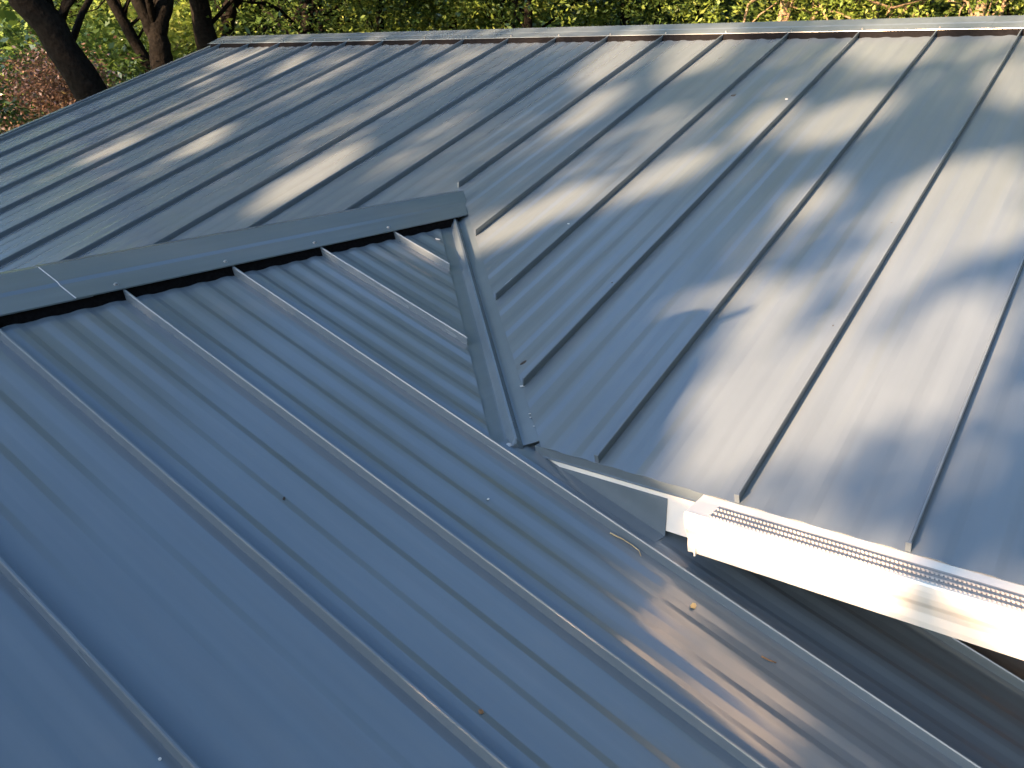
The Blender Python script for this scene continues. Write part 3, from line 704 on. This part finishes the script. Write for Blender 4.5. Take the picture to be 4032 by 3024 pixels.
# ------------------------------------------------------------------ bits lying on the roofs
def stick(name, pts, r, mat, label, cat):
    v, f = tube(pts, np.linspace(r, r*.6, len(pts)), 6); o = mesh_obj(name, v, f, mat, smooth=True); o['label'] = label; o['category'] = cat; return o
def onB(px, py, h=0):
    d = ray(px, py); t = (NB_@(pB(0, 0, h)-CAM))/(NB_@d); return CAM+d*t
def onA(px, py, h=0):
    d = ray(px, py); t = (NA_@(pA(0, 0, h)-CAM))/(NA_@d); return CAM+d*t
M_STRAW = plain('dry_straw', (.42, .33, .17), .8, 0, .3, 60); M_TWIG = plain('brown_twig', (.20, .11, .05), .85, 0, .3, 60); M_LEAF = plain('dry_yellow_leaf', (.55, .38, .16), .7, 0, .2, 90)
M_PALE = plain('pale_fleck', (.5, .5, .48), .6); M_SPECK = plain('dark_seed', (.03, .022, .016), .8)
stick('straw', [onB(2402, 2098, .003), onB(2454, 2124, .004), onB(2488, 2146, .006), onB(2516, 2168, .006), onB(2524, 2190, .004)], .0019, M_STRAW, 'bent dry straw lying against a seam of the lower roof', 'straw')
stick('twig', [onB(2998, 2584, .003), onB(3025, 2598, .004), onB(3056, 2609, .003)], .0022, M_TWIG, 'short brown twig lying on the lower roof below the gutter', 'twig')
def flake(name, P, n, r, mat, label, cat, seed, el=1.6):
    g = random.Random(seed); n = Vector(n).normalized(); a = n.orthogonal().normalized(); b = n.cross(a); an = g.uniform(0, 6.28); u = a*math.cos(an)+b*math.sin(an); w = n.cross(u)
    V = []; P = Vector(P)
    for s_ in (0, 1):
        for k_ in range(7):
            q = 2*math.pi*k_/7; V.append(P+u*(r*el*math.cos(q)*g.uniform(.8, 1.1))+w*(r*math.sin(q)*g.uniform(.8, 1.1))+n*(.0015+s_*.0018+abs(math.cos(q))*r*.25))
    F = [tuple(range(6, -1, -1)), tuple(range(7, 14))]+[(k_, (k_+1) % 7, (k_+1) % 7+7, k_+7) for k_ in range(7)]
    o = mesh_obj(name, V, F, mat); o['label'] = label; o['category'] = cat; return o
flake('dry_leaf', onB(2728, 2390), NB_, .0075, M_LEAF, 'small dry yellow leaf on the lower roof left of the gutter end', 'leaf', 1)
flake('dry_leaf', onB(1722, 944), NB_, .007, M_PALE, 'pale dry leaf scrap under the tip of the lower ridge cap', 'leaf', 2)
flake('seed', onB(1892, 2806), NB_, .0055, M_TWIG, 'round brown seed near the bottom edge on the lower roof', 'seed', 3, 1.1)
flake('seed', onB(1118, 1966), NB_, .0035, M_SPECK, 'tiny dark seed in the middle of a lower roof pan', 'seed', 4)
flake('pale_fleck', onB(1921, 1968), NB_, .003, M_PALE, 'tiny pale fleck on the lower roof below the valley end', 'fleck', 5)
flake('pale_fleck', onB(629, 2993), NB_, .003, M_PALE, 'tiny pale fleck at the bottom edge beside the leftmost sunlit seam', 'fleck', 6, 1.1)
flake('pale_fleck', onA(2239, 884), NA_, .0045, M_PALE, 'white fleck on the upper roof right of the lower ridge tip', 'fleck', 7)
flake('pale_fleck', onA(3097, 393), NA_, .008, M_PALE, 'white fleck high on the upper roof near the ridge', 'fleck', 8, 1.2)
flake('seed', onA(2888, 378), NA_, .012, M_SPECK, 'dark seed high on the upper roof near the ridge', 'seed', 9, 1.2)
flake('seed', onA(2061, 1431), NA_, .006, M_SPECK, 'slim dark seed on the upper roof just above the valley end', 'seed', 10, 2.4)
for q, (px, py, lb) in enumerate([(3510, 880, 'tiny dark speck of dirt high on the sunlit right part of the upper roof'), (3280, 1285, 'tiny dark speck of dirt right of the cap shaped shadow on the upper roof'), (2410, 1115, 'tiny dark speck of dirt beside a seam right of the valley on the upper roof')]):
    flake('speck', onA(px, py), NA_, .0022, M_SPECK, lb, 'speck', 20+q, 1.8)

# ------------------------------------------------------------------ person sitting on the lower roof outside the frame; the cap's shadow falls on the upper roof
def skin_body(name, joints, bones, mat, parent, lvl=2):
    me = bpy.data.meshes.new(name); names = list(joints)
    me.from_pydata([joints[n_][0] for n_ in names], [(names.index(a), names.index(b)) for a, b in bones], []); me.update()
    o = bpy.data.objects.new(name, me); COL.objects.link(o); me.materials.append(mat)
    sk = o.modifiers.new('skin', 'SKIN'); sk.use_smooth_shade = True
    for i_, n_ in enumerate(names):
        r_ = joints[n_][1]; me.skin_vertices[0].data[i_].radius = (r_, r_) if not isinstance(r_, tuple) else r_
    me.skin_vertices[0].data[0].use_root = True
    sd = o.modifiers.new('sub', 'SUBSURF'); sd.levels = lvl; sd.render_levels = lvl
    if parent: o.parent = parent
    return o
PD = -2.7; PL = -.63
px_, py_ = PD*HX[0]+PL*LX[0], PD*HX[1]+PL*LX[1]
pz_ = ZB-(px_-XB)/3
person = empty('person', (px_, py_, pz_), label='person in a cap and grey shirt sitting on the lower roof', category='person')
person.rotation_euler.z = math.atan2(LX[1], LX[0])   # local +x: faces across the sunlight
SKIN_ = plain('skin', (.45, .27, .19), .55, 0, .05); SHIRT = plain('grey_shirt', (.22, .23, .25), .9, 0, .12); JEANS = plain('blue_jeans', (.06, .09, .16), .9, 0, .2); BOOT = plain('brown_boot', (.09, .055, .03), .7); CAPM = plain('dark_cap', (.03, .035, .05), .85)
J = {'pelvis': ((0, 0, .13), (.13, .12)), 'waist': ((-.02, 0, .28), (.115, .13)), 'chest': ((.0, 0, .46), (.12, .16)), 'neck0': ((.02, 0, .60), .062), 'neck': ((.035, 0, .655), .05), 'head': ((.060, 0, .735), (.088, .075)), 'crown': ((.055, 0, .825), (.085, .075))}
bones = [('pelvis', 'waist'), ('waist', 'chest'), ('chest', 'neck0'), ('neck0', 'neck'), ('neck', 'head'), ('head', 'crown')]
for s_, t_ in ((1, 'l'), (-1, 'r')):
    J.update({'sh'+t_: ((.02, .18*s_, .55), .058), 'el'+t_: ((.36, .14*s_, .33), .043) if s_ > 0 else ((.12, -.24, .30), .043), 'wr'+t_: ((.235, .05, .60), .030) if s_ > 0 else ((.31, -.15, .30), .030), 'hip'+t_: ((.03, .10*s_, .11), .085), 'kn'+t_: ((.40, .13*s_, .22), .062), 'an'+t_: ((.56, .12*s_, -.13), .045), 'toe'+t_: ((.70, .13*s_, -.20), .038)})
    bones += [('neck0', 'sh'+t_), ('sh'+t_, 'el'+t_), ('el'+t_, 'wr'+t_), ('pelvis', 'hip'+t_), ('hip'+t_, 'kn'+t_), ('kn'+t_, 'an'+t_), ('an'+t_, 'toe'+t_)]
    ho = np.array([.215, .03, .66]) if s_ > 0 else np.array([.375, -.135, .292])      # one hand props the chin, the other rests on the knee
    hd = np.array([-.25, -.2, .95]) if s_ > 0 else np.array([.9, .1, -.25]); hd /= np.linalg.norm(hd); hs = np.cross(hd, [0, 0, 1] if s_ < 0 else [1, 0, 0]); hs /= np.linalg.norm(hs)
    curl = np.array([-.03, 0, .0]) if s_ > 0 else np.array([0, 0, -.03])
    J['pa'+t_] = (tuple(ho), .026); bones.append(('wr'+t_, 'pa'+t_))
    for q in range(4):
        k1, k2 = 'f%d%s' % (q, t_), 'g%d%s' % (q, t_); ln = (.9, 1.0, .95, .78)[q]
        p1 = ho+hd*.048*ln+hs*(.03-.02*q); p2 = p1+hd*.032*ln+curl*.8
        J[k1] = (tuple(p1), .0095); J[k2] = (tuple(p2), .0085); bones += [('pa'+t_, k1), (k1, k2)]
    p1 = ho+hs*.042+hd*.005; J['t1'+t_] = (tuple(p1), .010); J['t2'+t_] = (tuple(p1+hd*.035+curl*.4), .009); bones += [('pa'+t_, 't1'+t_), ('t1'+t_, 't2'+t_)]
skin_body('body', J, bones, SKIN_, person)
sh = {k_: (J[k_][0], (tuple(np.array(J[k_][1])+.014) if isinstance(J[k_][1], tuple) else J[k_][1]+.014)) for k_ in ('pelvis', 'waist', 'chest', 'neck0', 'shl', 'shr')}
for k_ in ('shl', 'shr'): sh[k_] = (J[k_][0], .082)
sh['chest'] = (J['chest'][0], (.142, .185)); sh['neck0'] = ((.02, 0, .585), .085)
for t_ in 'lr':
    a_, b_ = np.array(J['sh'+t_][0]), np.array(J['el'+t_][0])
    skin_body('sleeve', {'a': (tuple(a_), .075), 'b': (tuple(a_*.45+b_*.55), .062), 'c': (tuple(a_*.2+b_*.8), .060)}, [('a', 'b'), ('b', 'c')], SHIRT, person)
skin_body('shirt', sh, [b for b in bones if b[0] in sh and b[1] in sh], SHIRT, person)
tr_ = {k_: (J[k_][0], (tuple(np.array(J[k_][1])+.016) if isinstance(J[k_][1], tuple) else J[k_][1]+.014)) for k_ in ('pelvis', 'hipl', 'hipr', 'knl', 'knr', 'anl', 'anr')}
skin_body('trousers', tr_, [b for b in bones if b[0] in tr_ and b[1] in tr_], JEANS, person)
for t_ in 'lr':
    skin_body('boot', {'a': (tuple(np.array(J['an'+t_][0])+[-.02, 0, .10]), .062), 'b': (tuple(np.array(J['an'+t_][0])+[.02, 0, -.05]), .055), 'c': (tuple(np.array(J['toe'+t_][0])+[.02, 0, .0]), .046)}, [('a', 'b'), ('b', 'c')], BOOT, person)
skin_body('nose', {'a': ((.140, 0, .775), .012), 'b': ((.158, 0, .748), .014)}, [('a', 'b')], SKIN_, person, 1)
for s_ in (1, -1): skin_body('ear', {'a': ((.055, .078*s_, .775), .012), 'b': ((.05, .084*s_, .75), .014)}, [('a', 'b')], SKIN_, person, 1)
for s_ in (1, -1):
    v, f = blob((.135, .032*s_, .787), .010, flat=.8, seed=9); mesh_obj('eye', v, f, plain('eye', (.05, .04, .03), .3), person, smooth=True)
v, f = box(.135, .146, -.024, .024, .708, .716); mesh_obj('mouth', v, f, plain('lips', (.32, .14, .12), .6), person)
# cap: dome and long brim tipped up a little
V, F = [], []; N_ = 14
for a_ in range(6):
    ph = a_/5*math.pi/2
    for b_ in range(N_):
        w_a = 2*math.pi*b_/N_; V.append((.045+.108*math.cos(ph)*math.cos(w_a), .094*math.cos(ph)*math.sin(w_a), .800+.080*math.sin(ph)))
for a_ in range(5):
    for b_ in range(N_): F.append((a_*N_+b_, a_*N_+(b_+1) % N_, (a_+1)*N_+(b_+1) % N_, (a_+1)*N_+b_))
F.append(tuple(range(N_))[::-1])
capd = mesh_obj('cap', V, F, CAPM, person, smooth=True)
br = [(.085, -.088, .825), (.130, -.080, .868), (.158, -.055, .900), (.166, 0, .908), (.158, .055, .900), (.130, .080, .868), (.085, .088, .825)]
v, f = prism(br, (0, 0, .006)); mesh_obj('cap_brim', v, f, CAPM, capd)
